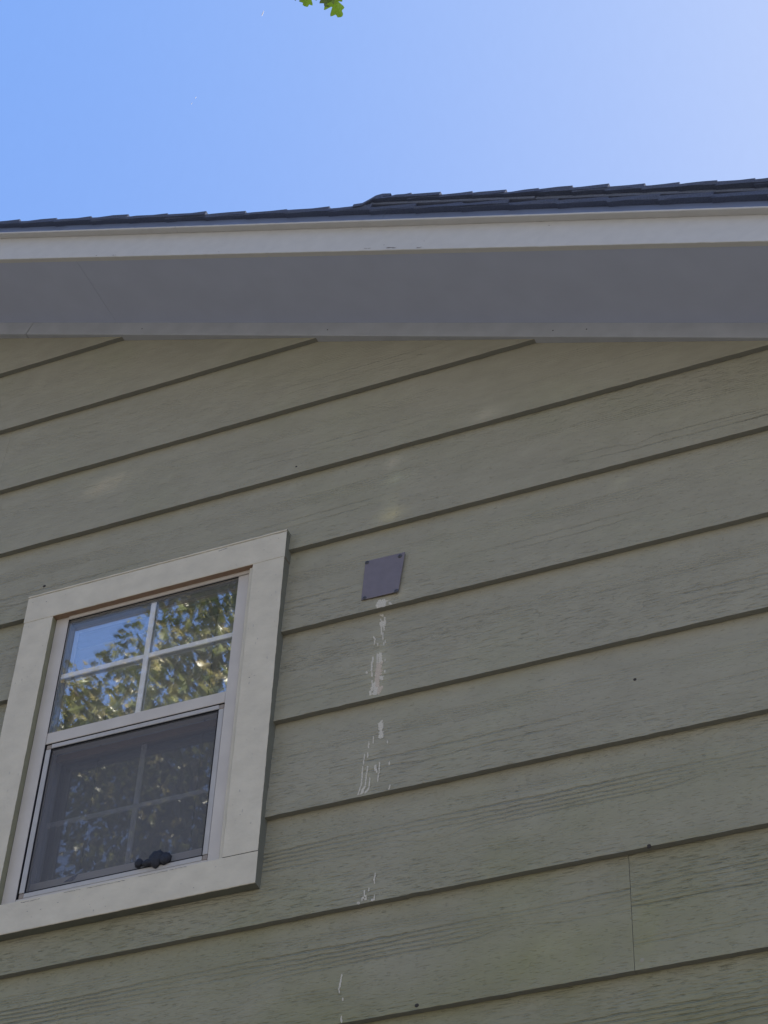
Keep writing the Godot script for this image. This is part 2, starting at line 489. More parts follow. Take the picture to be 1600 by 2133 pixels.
func plank(row: int, x0: float, x1: float, kind: int, shift: float, notch := false):
	var bottom: float = LAPS[row]
	var above: float = LAPS[row - 1] if row > 0 else bottom + 0.283
	var shown := above - bottom
	var seen := x1 > -3.6 and x0 < 0.4 and bottom > 2.9
	var step := 0.016 if seen else 0.12
	var nv := 9 if seen else 2
	var cols := []
	var n := int(ceil((x1 - x0) / step))
	for i in n + 1: cols.append([lerpf(x0, x1, float(i) / n), 0])
	if notch:
		for e in [-2.441, -1.709]:
			cols.append([e, 1])
			cols.append([e + 0.0002, 1])
		cols.sort_custom(func(a, b): return a[0] < b[0])
	var st := new_st()
	st.set_smooth_group(1)
	var p := []
	var last_x := INF
	for c in cols:
		var x: float = c[0]
		if x == last_x: continue
		last_x = x
		var chip := 0.0
		if seen:
			chip = 0.0007 * wob.get_noise_2d(x * 18.0, row * 5.7) + 0.0006 * wob.get_noise_2d(x * 70.0, row * 3.3)
			var tooth: float = wob.get_noise_2d(x * 9.0 + 70.0, row * 11.0)
			if tooth > 0.62: chip += (tooth - 0.62) * 0.012
		var lo: float = bottom + chip
		var hi: float = minf(above + 0.02, rake_y(x) + 0.03)
		if notch and x > -2.4405 and x < -1.7085: hi = 3.90
		if hi <= lo + 0.002:
			p.append(null)
			continue
		var col := []
		for j in nv + 1:
			var y: float = lerpf(lo, hi, float(j) / nv)
			col.append(Vector3(x, y, -TILT * (y - bottom) / shown + 0.0008 * wob.get_noise_2d(x * 1.3, row * 9.1)))
		p.append(col)
	for i in p.size() - 1:
		if p[i] == null or p[i + 1] == null: continue
		for j in nv:
			var q: Array = [p[i][j], p[i + 1][j], p[i + 1][j + 1], p[i][j + 1]]
			for k in [0, 3, 2, 0, 2, 1]:
				var v: Vector3 = q[k]
				st.set_uv(Vector2((v.x + shift) / BOARD, 1.0 - (v.y - bottom) / 0.30))
				st.set_color(stain(v.x, v.y) if seen else Color(HEADROOM, HEADROOM, HEADROOM))
				st.add_vertex(v)
	# butt edge below, ends, back
	st.set_smooth_group(-1)
	st.set_color(Color(0.415, 0.44, 0.51))  # darker, cooler tone puts the shade under the laps into the colour
	st.set_uv(Vector2(0.5, 0.99))
	var th := Vector3(0, 0, -0.0155)
	for i in p.size() - 1:
		if p[i] == null or p[i + 1] == null:
			continue
		quad(st, p[i][0], p[i + 1][0], p[i + 1][0] + th, p[i][0] + th, Vector3.DOWN)
		if i == 0 or p[i - 1] == null:
			quad(st, p[i][0], p[i][nv], p[i][nv] + th, p[i][0] + th, Vector3.LEFT)
		if i == p.size() - 2 or p[i + 2] == null:
			quad(st, p[i + 1][0], p[i + 1][nv], p[i + 1][nv] + th, p[i + 1][0] + th, Vector3.RIGHT)
		quad(st, p[i][0] + th, p[i + 1][0] + th, p[i + 1][nv] + th, p[i][nv] + th, Vector3.FORWARD)
	st.generate_normals()
	obj("plank", st.commit(), M["siding%d" % kind], house)

func rake_box(called: String, u0: float, u1: float, a0: float, a1: float, z0: float, z1: float, m, parent: Node3D, bev := 0.001, t := rake):
	# a0, a1: heights above the wall's rake line, measured upright at x = 0
	return part_box(called, Vector3(u0, (a0 - RAKE_Y) * 0.92242, z0), Vector3(u1, (a1 - RAKE_Y) * 0.92242, z1), m, parent, bev, t)

func along(x: float, a: float) -> float:
	# where on the rake a point at x lies that is a - RAKE_Y above the wall's rake line
	return (x - 0.3862 * (a - RAKE_Y) * 0.92242) / 0.92242

func make_house():
	house = base("house")
	tag(house, "sage green lap sided house gable seen from below, with white trim and dark shingles", "house")
	var n := 1.0 / 0.92242
	rake = Transform3D(Basis(Vector3(1, SLOPE, 0) / n, Vector3(-SLOPE, 1, 0) / n, Vector3.BACK), Vector3(0, RAKE_Y, 0))
	var mirror := Transform3D(Basis(Vector3.LEFT, Vector3.UP, Vector3.BACK), Vector3(2.0 * RIDGE_X, 0, 0)) * rake
	# sheathing behind the planks, with the hole for the window, as one part
	var sh := new_st()
	for r in [[-12.8, -2.38, 0.0, 3.7], [-2.38, -1.775, 0.0, 3.94], [-2.38, -1.775, 4.85, 5.2], [-1.775, 3.2, 0.0, 3.7]]:
		box(sh, Vector3(r[0], r[2], -0.14), Vector3(r[1], r[3], -0.038), 0.0)
	for i in 70:     # the gable above, in upright strips that end under the soffit
		var x0: float = -12.8 + i * 16.0 / 70.0
		var x1: float = x0 + 16.0 / 70.0
		for piece in ([[x0, x1]] if x1 < -2.38 or x0 > -1.775 else [[x0, minf(x1, -2.38)], [maxf(x0, -1.775), x1]]):
			if piece[1] - piece[0] < 0.001: continue
			var top: float = minf(rake_y(piece[0]), rake_y(piece[1])) + 0.03
			if top > 3.701: box(sh, Vector3(piece[0], 3.7, -0.14), Vector3(piece[1], top, -0.038), 0.0)
	for i in 8:
		var x0: float = -2.38 + i * 0.0756
		box(sh, Vector3(x0, 5.2, -0.14), Vector3(x0 + 0.0756, rake_y(x0 + 0.0756) + 0.03, -0.038), 0.0)
	obj("sheathing", done(sh), M.sheathing, house)
	# the other three walls, and the room behind the window
	var walls := new_st()
	box(walls, Vector3(-12.8, 0, -9.2), Vector3(3.2, 3.75, -9.0))
	box(walls, Vector3(-12.8, 0, -9.0), Vector3(-12.6, 3.75, -0.14))
	box(walls, Vector3(3.0, 0, -9.0), Vector3(3.2, 3.6, -0.14))
	for i in 40:
		var x0: float = -12.4 + i * 15.4 / 40.0
		box(walls, Vector3(x0, 3.75, -9.2), Vector3(x0 + 15.4 / 40.0, maxf(3.76, minf(rake_y(x0), rake_y(x0 + 0.385)) + 0.03), -9.0))
	obj("wall", done(walls), M.siding_trim, house)
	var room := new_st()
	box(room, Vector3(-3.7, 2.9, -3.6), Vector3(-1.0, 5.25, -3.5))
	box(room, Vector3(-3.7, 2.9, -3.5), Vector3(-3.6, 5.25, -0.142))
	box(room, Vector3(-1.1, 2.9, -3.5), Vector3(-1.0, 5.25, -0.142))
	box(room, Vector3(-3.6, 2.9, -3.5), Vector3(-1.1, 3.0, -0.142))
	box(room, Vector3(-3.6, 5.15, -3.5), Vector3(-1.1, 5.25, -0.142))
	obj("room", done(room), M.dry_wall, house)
	# lap siding
	var joints := {5: 0.975, 12: -0.8458}
	for row in LAPS.size():
		var bottom: float = LAPS[row]
		var left := -12.75
		var right := 3.15
		if bottom > 3.7:
			right = minf(right, (RAKE_Y + 0.03 - bottom) / -SLOPE)
			left = maxf(left, 2.0 * RIDGE_X - right)
		var j: float = joints.get(row, 0.02 + fmod(row * 0.37, 0.42))
		var edges := [j]
		while edges[0] > left: edges.push_front(edges[0] - BOARD)
		while edges[-1] < right: edges.append(edges[-1] + BOARD)
		var kind: int = 2 if row <= 6 else (1 if row <= 10 else 0)
		for i in edges.size() - 1:
			var gap: float = 0.0002 if row == 5 else 0.0005
			var x0: float = maxf(edges[i] + gap, left)
			var x1: float = minf(edges[i + 1] - gap, right)
			if x1 - x0 < 0.03: continue
			var shift: float = -edges[i] + fmod(row * 0.77, 1.5) + [0.0, 1.0, 2.2, 0.5][i % 4]
			if row >= 10 and row <= 13: shift = -edges[i] + [0.35, 0.9, 0.2, 1.4][row - 10] + i * 0.6
			if row in [8, 9, 10] and x0 < -1.71 and x1 > -2.44:
				if x0 < -2.47: plank(row, x0, -2.44, kind, shift)
				if x1 > -1.68: plank(row, -1.71, x1, kind, shift)
			else:
				plank(row, x0, x1, kind, shift, row == 11 and x0 < -2.5 and x1 > -1.7)
	# frieze, soffit panels, fascia
	for side in [rake, mirror]:
		var right_side: bool = side == rake
		var u0 := RIDGE_X / 0.92242
		var u1 := EAVE_X / 0.92242
		var cuts := [u0, along(-2.36, 5.08), 0.35, u1] if right_side else [u0, -2.8, 0.0, u1]
		for i in 3:
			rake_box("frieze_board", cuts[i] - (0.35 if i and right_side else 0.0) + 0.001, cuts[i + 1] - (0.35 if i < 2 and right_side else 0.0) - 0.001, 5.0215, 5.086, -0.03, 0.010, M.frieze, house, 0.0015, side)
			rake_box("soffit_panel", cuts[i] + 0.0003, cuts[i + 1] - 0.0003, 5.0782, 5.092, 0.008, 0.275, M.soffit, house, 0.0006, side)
		var fc := [u0, -4.1, 0.9, u1]
		for i in 3:
			trim_board("fascia_board", Vector3(fc[i] + 0.001, (5.0775 - RAKE_Y) * 0.92242, 0.270), Vector3(fc[i + 1] - 0.001, (5.183 - RAKE_Y) * 0.92242, 0.286), [M.fascia, M.fascia, M.fascia], house, side, 3 + i)
		var tc := [u0, along(-2.0005, 5.187), 0.6, u1]
		for i in 3:
			trim_board("fascia_trim", Vector3(tc[i] + 0.0009, (5.1832 - RAKE_Y) * 0.92242, 0.2705), Vector3(tc[i + 1] - 0.0009, (5.1905 - RAKE_Y) * 0.92242, 0.307), [M.fascia, M.fascia, M.fascia], house, side, 13 + i)
		# roof: deck, drip edge, shingles
		var roof := base("roof", Vector3.ZERO, house)
		rake_box("roof_deck", u0, u1, 5.1908, 5.214, -9.6, 0.296, M.sheathing, roof, 0.0, side)
		var dc := [u0, along(-2.414, 5.205), along(-1.336, 5.205), 0.4, u1]
		for i in 4:
			# folded metal: an upright face with a small lip at its foot
			var st := new_st()
			var a0 := (5.191 - RAKE_Y) * 0.92242
			var a1 := (5.2185 - RAKE_Y) * 0.92242
			var s0: float = dc[i] + 0.0015
			var s1: float = dc[i + 1] + (0.004 if i < 3 else 0.0)
			var zz := 0.0012 * (i % 2)
			box(st, Vector3(s0, a0, 0.2975), Vector3(s1, a1, 0.3005 + zz), 0.0006, side)
			box(st, Vector3(s0, a0 + 0.0003, 0.3006 + zz), Vector3(s1, a0 + 0.0022, 0.3045 + zz), 0.0004, side)
			box(st, Vector3(s0, a1 + 0.0001, 0.20), Vector3(s1, a1 + 0.0012, 0.3005 + zz), 0.0002, side)
			obj("drip_edge", done(st), M.drip_metal, roof)
		shingles(roof, side, right_side)

func shingles(roof: Node3D, side: Transform3D, right_side: bool):
	var t0 := (5.2205 - RAKE_Y) * 0.92242
	# the lower courses, butts to the eave; where the photograph shows their butts they stand there
	var butts := []
	var known := [-2.5786, -2.4404, -2.3065, -2.1723, -2.0315, -1.8950, -1.7636, -1.6292, -1.4929, -1.36]
	var x: float = known[0]
	while x > RIDGE_X + 0.02:
		x -= 0.134
		butts.push_front(x)
	butts.append_array(known)
	x = known[-1]
	while x < EAVE_X:
		x += 0.134
		butts.append(minf(x, EAVE_X + 0.02))
	for i in butts.size():
		shingle(roof, side, along(butts[i], 5.235), 0.29, t0, 0.0085, 0.014 + rng.randf_range(-0.002, 0.002), 0.318 + rng.randf_range(-0.003, 0.003), M.shingle, -1.1)
	# the rest of the roof behind the first shingle of each course
	rake_box("roof_felt", RIDGE_X / 0.92242, EAVE_X / 0.92242, 5.2195, 5.236, -9.65, -0.75, M.shingle, roof, 0.0, side)
	if not right_side: return
	# the thicker part from x = -1.38 on: a pale starter strip, and cap shingles over it
	var s0 := along(-1.385, 5.25)
	var u1 := EAVE_X / 0.92242
	var c0 := (5.2475 - RAKE_Y) * 0.92242
	var pieces := [s0 + 0.02, -1.05, -0.33, 0.7, 2.0, u1]
	for i in 5:
		var st := new_st()
		box(st, Vector3(pieces[i] + 0.001, c0, -0.72), Vector3(pieces[i + 1], c0 + 0.0085 + 0.001 * (i % 2), 0.3165 - 0.003 * (i % 2)), 0.001, side)
		obj("starter_strip", done(st), M.shingle_edge, roof)
	var caps := [-1.3208, -1.2382, -1.1499, -1.0592, -0.9636, -0.8726, -0.7808, -0.6836, -0.5907, -0.5023, -0.4087, -0.3145]
	x = -0.3145
	while x < EAVE_X:
		x += 0.093
		caps.append(x)
	for i in caps.size():
		shingle(roof, side, along(caps[i], 5.275), 0.20 if i > 2 else 0.026 + 0.088 * i, c0 + 0.0098, 0.0085 + 0.0004 * minf(i, 10), 0.0125 + rng.randf_range(-0.0025, 0.0025), 0.327 + rng.randf_range(-0.003, 0.003), M.shingle, -0.72)
	# the turned-up start of the thicker part
	var tr := new_st()
	var prof := [[-1.412, 5.2395], [-1.385, 5.2440], [-1.362, 5.262], [-1.345, 5.2765], [-1.325, 5.2835], [-1.30, 5.2835]]
	for i in prof.size() - 1:
		var q := []
		for k in [i, i + 1]:
			for z in [0.3255, -0.7]:
				var u: float = along(prof[k][0], prof[k][1])
				q.append(side * Vector3(u, (prof[k][1] - RAKE_Y) * 0.92242, z))
				q.append(side * Vector3(u, (prof[k][1] - 0.011 - RAKE_Y) * 0.92242, z))
		quad(tr, q[0], q[4], q[6], q[2], Vector3.UP)
		quad(tr, q[0], q[4], q[5], q[1], Vector3.BACK)
		quad(tr, q[1], q[5], q[7], q[3], Vector3.DOWN)
	obj("shingle", done(tr), M.shingle, roof)

func shingle(roof: Node3D, side: Transform3D, butt: float, long: float, v: float, lift: float, thick: float, z1: float, m, z0: float):
	# a wedge that lies on the course below and shows its thick butt to the eave
	var st := new_st()
	var n := 5
	var ring := []
	for i in n + 1:
		var f := float(i) / n
		var u: float = butt - long * (1.0 - f) + (rng.randf_range(-0.002, 0.002) if i < n else 0.0)
		var b: float = v + lift * f * f * 0.6 - (0.004 if i == 0 else 0.0)
		var h: float = lerpf(0.004, thick, f) + rng.randf_range(-0.0008, 0.0008)
		ring.append([Vector3(u, b, z1 + rng.randf_range(-0.0015, 0.0015)), Vector3(u, b + h, z1 + rng.randf_range(-0.002, 0.002)), Vector3(u, b, z0), Vector3(u, b + h, z0)])
	for i in n:
		var a: Array = ring[i]
		var c: Array = ring[i + 1]
		quad(st, side * a[0], side * c[0], side * c[1], side * a[1], side.basis * Vector3.BACK)
		quad(st, side * a[1], side * c[1], side * c[3], side * a[3], side.basis * Vector3.UP)
		quad(st, side * a[0], side * c[0], side * c[2], side * a[2], side.basis * Vector3.DOWN)
	var e: Array = ring[n]
	quad(st, side * e[0], side * e[1], side * e[3], side * e[2], side.basis * Vector3.RIGHT)
	obj("shingle", done(st), m, roof)

# ------------------------------------------------------------------ window
func make_window():
	window = base("window", Vector3.ZERO, house)
	window.set_meta("label", "white cased single hung window with an insect screen over its lower sash")
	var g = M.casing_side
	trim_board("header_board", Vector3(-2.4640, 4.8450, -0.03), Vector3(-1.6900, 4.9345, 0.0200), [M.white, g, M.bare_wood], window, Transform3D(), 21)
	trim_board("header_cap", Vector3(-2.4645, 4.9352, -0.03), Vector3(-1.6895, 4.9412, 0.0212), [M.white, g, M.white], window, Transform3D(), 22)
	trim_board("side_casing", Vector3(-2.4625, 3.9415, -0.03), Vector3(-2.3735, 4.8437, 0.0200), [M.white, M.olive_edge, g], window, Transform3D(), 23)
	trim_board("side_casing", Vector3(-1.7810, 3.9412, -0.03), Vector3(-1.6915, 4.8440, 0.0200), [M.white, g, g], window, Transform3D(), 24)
	trim_board("sill_board", Vector3(-2.4640, 3.8550, -0.03), Vector3(-1.6905, 3.9402, 0.0200), [M.white, g, g], window, Transform3D(), 25)
	# frame, set back from the casing
	part_box("frame_jamb", Vector3(-2.3730, 3.9300, -0.06), Vector3(-2.3345, 4.8600, 0.0000), M.vinyl, window, 0.0012)
	part_box("frame_jamb", Vector3(-1.8300, 3.9300, -0.06), Vector3(-1.7955, 4.8340, 0.0000), M.vinyl, window, 0.0012)
	part_box("frame_head", Vector3(-2.3330, 4.8352, -0.06), Vector3(-1.7830, 4.8700, 0.0030), M.vinyl, window, 0.001)
	part_box("frame_sill", Vector3(-2.3335, 3.9000, -0.08), Vector3(-1.8310, 3.9605, -0.0010), M.vinyl, window, 0.001)
	part_box("caulk_bead", Vector3(-1.7945, 3.9410, -0.02), Vector3(-1.7820, 4.8440, 0.0120), M.white, window, 0.003)
	part_box("meeting_rail", Vector3(-2.3335, 4.4180, -0.05), Vector3(-1.8305, 4.4540, -0.0008), M.vinyl, window, 0.0015)
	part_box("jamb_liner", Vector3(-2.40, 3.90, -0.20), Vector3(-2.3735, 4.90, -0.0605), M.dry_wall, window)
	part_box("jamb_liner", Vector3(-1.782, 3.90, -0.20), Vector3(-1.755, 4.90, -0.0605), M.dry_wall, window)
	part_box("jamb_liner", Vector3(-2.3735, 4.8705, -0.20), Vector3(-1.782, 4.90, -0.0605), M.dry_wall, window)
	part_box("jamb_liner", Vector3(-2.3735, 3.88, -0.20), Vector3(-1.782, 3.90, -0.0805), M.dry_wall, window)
	# upper sash: dark glazing line, two panes with flat bars between them
	var line := new_st()
	box(line, Vector3(-2.3344, 4.4545, -0.0038), Vector3(-2.3331, 4.8350, -0.0010))
	box(line, Vector3(-2.3330, 4.8336, -0.0038), Vector3(-1.8305, 4.8349, -0.0010))
	obj("glazing_bead", done(line), M.black, window)
	var rim := new_st()
	for r in [[-2.3340, -2.3318, 4.4545, 4.8319], [-1.8325, -1.8302, 4.4545, 4.8319], [-2.3316, -1.8327, 4.8298, 4.8319], [-2.3316, -1.8327, 4.4545, 4.4568]]:
		box(rim, Vector3(r[0], r[2], -0.0193), Vector3(r[1], r[3], -0.0075))
	obj("spacer", done(rim), M.spacer, window)
	panes(0.0155, -2.3339, -1.8303, 4.4543, 4.8351, -0.0040, -2.0830, 4.6470, M.grille)
	# lower sash, further in
	var sash := [[-2.3335, -2.3290, 3.9610, 4.4175], [-1.8500, -1.8310, 3.9610, 4.4175]]
	for r in sash: part_box("sash_stile", Vector3(r[0], r[2], -0.075), Vector3(r[1], r[3], -0.040), M.sash_shade, window, 0.001)
	part_box("sash_rail", Vector3(-2.3288, 3.9610, -0.075), Vector3(-1.8502, 4.0270, -0.040), M.vinyl, window, 0.001)
	part_box("sash_rail", Vector3(-2.3288, 4.3990, -0.075), Vector3(-1.8502, 4.4172, -0.0510), M.bare_wood, window, 0.001)
	panes(0.0034, -2.3288, -1.8502, 4.0270, 4.3990, -0.055, -2.0815, 4.2100, M.grille_low)
	# insect screen: four bars, corner blocks, a black spline, the mesh
	var o := Rect2(-2.3300, 3.9622, 0.4985, 0.4540)
	var w := 0.0140
	var x0 := o.position.x
	var x1 := o.end.x
	var y0 := o.position.y
	var y1 := o.end.y
	part_box("screen_bar", Vector3(x0, y0 + w + 0.001, -0.012), Vector3(x0 + w, y1 - w - 0.001, -0.0025), M.white_metal, window, 0.001)
	part_box("screen_bar", Vector3(x1 - w, y0 + w + 0.001, -0.012), Vector3(x1, y1 - w - 0.001, -0.0025), M.white_metal, window, 0.001)
	part_box("screen_bar", Vector3(x0 + w + 0.0005, y0, -0.012), Vector3(x1 - w - 0.0005, y0 + w - 0.001, -0.0025), M.white_metal, window, 0.001)
	part_box("screen_bar", Vector3(x0 + w + 0.0005, y1 - w + 0.001, -0.012), Vector3(x1 - w - 0.0005, y1, -0.0025), M.white_metal, window, 0.001)
	for c in [[x0 + 0.0003, y0], [x1 - w, y0], [x0, y1 - w], [x1 - w - 0.0003, y1 - w]]:
		part_box("screen_corner", Vector3(c[0], c[1], -0.012), Vector3(c[0] + w, c[1] + w, -0.0032), M.corner_plastic, window, 0.0015)
	var sp := new_st()
	box(sp, Vector3(x0 + w + 0.0001, y0 + w - 0.0008, -0.0065), Vector3(x0 + w + 0.0030, y1 - w + 0.0008, -0.0040))
	box(sp, Vector3(x1 - w - 0.0030, y0 + w - 0.0008, -0.0065), Vector3(x1 - w - 0.0001, y1 - w + 0.0008, -0.0040))
	box(sp, Vector3(x0 + w + 0.0031, y0 + w - 0.0008, -0.0065), Vector3(x1 - w - 0.0031, y0 + w + 0.0024, -0.0040))
	box(sp, Vector3(x0 + w + 0.0031, y1 - w - 0.0024, -0.0065), Vector3(x1 - w - 0.0031, y1 - w + 0.0008, -0.0040))
	obj("screen_spline", done(sp), M.black, window)
	var gap := new_st()  # black strips standing in for the shade in the gaps around the screen
	box(gap, Vector3(-2.3343, 3.9612, -0.03), Vector3(-2.3318, 4.4178, -0.0012))
	box(gap, Vector3(x1 + 0.0001, 3.9615, -0.03), Vector3(x1 + 0.0012, 4.4166, -0.0030))
	box(gap, Vector3(-2.3316, 4.4166, -0.03), Vector3(-1.8312, 4.4179, -0.0014))
	obj("gap_shade_strip", done(gap), M.black, window)
	var mesh := new_st()
	quad(mesh, Vector3(x0 + w, y0 + w, -0.0072), Vector3(x1 - w, y0 + w, -0.0072), Vector3(x1 - w, y1 - w, -0.0072), Vector3(x0 + w, y1 - w, -0.0072), Vector3.BACK)
	obj("insect_screen", done(mesh), M.screen, window)
	# cracks in the paint of the sill board and the joints, chips
	var ck := new_st()
	for c in [[-2.300, -2.255, 3.9330], [-2.185, -2.14, 3.9360], [-2.125, -2.03, 3.9350], [-1.99, -1.92, 3.9365], [-1.91, -1.87, 3.9370]]:
		var x: float = c[0]
		while x < c[1]:
			flake(ck, Vector3(x, c[2] + rng.randf_range(-0.0006, 0.0006), 0.0200), Vector3.RIGHT, Vector3.UP, 0.009, 0.0011 + 0.0006 * rng.randf(), 0.0003)
			x += rng.randf_range(0.003, 0.008)
	for c in [[-2.4475, 4.915], [-2.404, 4.905], [-1.712, 4.915], [-1.752, 4.886], [-1.757, 4.46], [-1.744, 4.462], [-1.716, 4.02], [-1.745, 4.05], [-2.28, 3.905], [-2.20, 3.912], [-2.245, 3.903], [-1.845, 3.875], [-1.83, 4.86], [-2.1, 3.87], [-2.07, 3.874]]:
		flake(ck, Vector3(c[0], c[1], 0.0200), Vector3.RIGHT, Vector3.UP, rng.randf_range(0.002, 0.005), rng.randf_range(0.0015, 0.003), 0.0003)
	for k in 8: flake(ck, Vector3(-1.885 + k * 0.003, 4.9255 + k * 0.0004, 0.0200), Vector3.RIGHT, Vector3.UP, 0.005, 0.0022, 0.0003)
	obj("paint_crack", done(ck), M.chip, window)
	var wear := new_st()
	for k in 90:
		var at: Vector2
		match k % 4:
			0: at = Vector2(rng.randf_range(-2.455, -1.70), rng.randf_range(4.85, 4.93))
			1: at = Vector2(rng.randf_range(-2.455, -1.70), rng.randf_range(3.86, 3.935))
			2: at = Vector2(rng.randf_range(-1.775, -1.697), rng.randf_range(3.95, 4.84))
			3: at = Vector2(rng.randf_range(-2.457, -2.38), rng.randf_range(3.95, 4.84))
		flake(wear, Vector3(at.x, at.y, 0.0200), Vector3.RIGHT, Vector3.UP, rng.randf_range(0.0015, 0.004), rng.randf_range(0.002, 0.012) if k % 4 > 1 else rng.randf_range(0.0015, 0.004), 0.00025)
	obj("paint_wear", done(wear), M.worn, window)

func panes(behind: float, x0: float, x1: float, y0: float, y1: float, z: float, bar_x: float, bar_y: float, m):
	for k in 2:
		part_box("glass_pane", Vector3(x0, y0, z - 0.003 - 0.016 * k), Vector3(x1, y1, z - 0.016 * k), M.glass, window)
	var film := new_st()
	quad(film, Vector3(x0, y0, z - behind), Vector3(x1, y0, z - behind), Vector3(x1, y1, z - behind), Vector3(x0, y1, z - behind), Vector3.BACK)
	obj("glass_coating", done(film), M.coating, window)
	var zb := z - 0.0095
	part_box("grille_bar", Vector3(bar_x - 0.0072, y0 + 0.001, zb - 0.0025), Vector3(bar_x + 0.0072, y1 - 0.001, zb + 0.0025), m, window, 0.0008)
	for s in [[x0 + 0.001, bar_x - 0.0074], [bar_x + 0.0074, x1 - 0.001]]:
		part_box("grille_bar", Vector3(s[0], bar_y - 0.0072, zb - 0.0025), Vector3(s[1], bar_y + 0.0072, zb + 0.0025), m, window, 0.0008)

func make_blind():
	var b := base("window_blind", Vector3(-2.08, 3.95, -0.11))
	tag(b, "half tilted horizontal slat blind hanging inside behind the window glass", "window blind")
	part_box("headrail", Vector3(-0.28, 0.875, -0.03), Vector3(0.28, 0.925, 0.025), M.headrail, b, 0.002)
	var y := 0.845
	var first: MeshInstance3D = null
	while y > 0.0:
		var s: MeshInstance3D
		if first == null:
			s = obj("slat", box_mesh(Vector3(-0.275, -0.0015, -0.025), Vector3(0.275, 0.0015, 0.025), 0.001), M.slat, b)
			first = s
		else:
			s = first.duplicate()
			s.name = "slat"
			b.add_child(s, true)
		s.position = Vector3(0, y, 0)
		s.rotation = Vector3(deg_to_rad(-20.0 if s == first else -66.0 + rng.randf_range(-3, 3)), 0, 0)
		y -= 0.042
	for x in [-0.147, 0.149]:
		for z in [0.021, -0.021]:
			part_box("ladder_cord", Vector3(x - 0.0011, 0.0, z - 0.0011), Vector3(x + 0.0011, 0.88, z + 0.0011), M.cord, b)

# ------------------------------------------------------------------ things on the wall
func surface_z(y: float) -> float:
	for r in range(1, LAPS.size()):
		if y >= LAPS[r]: return -TILT * (y - LAPS[r]) / (LAPS[r - 1] - LAPS[r])
	return 0.0

func dome(st: SurfaceTool, c: Vector3, r: float, h: float):
	st.set_smooth_group(1)
	var k := 10
	for i in 3:
		for j in k:
			var q := []
			for d in [[0, 0], [1, 0], [1, 1], [0, 1]]:
				var a: float = (i + d[0]) * PI / 6.0
				var t: float = TAU * (j + d[1]) / k
				q.append(c + Vector3(cos(t) * cos(a) * r, sin(t) * cos(a) * r, sin(a) * h))
			quad(st, q[0], q[1], q[2], q[3], (q[0] + q[2]) * 0.5 - c + Vector3(0, 0, 0.001))
	st.set_smooth_group(-1)

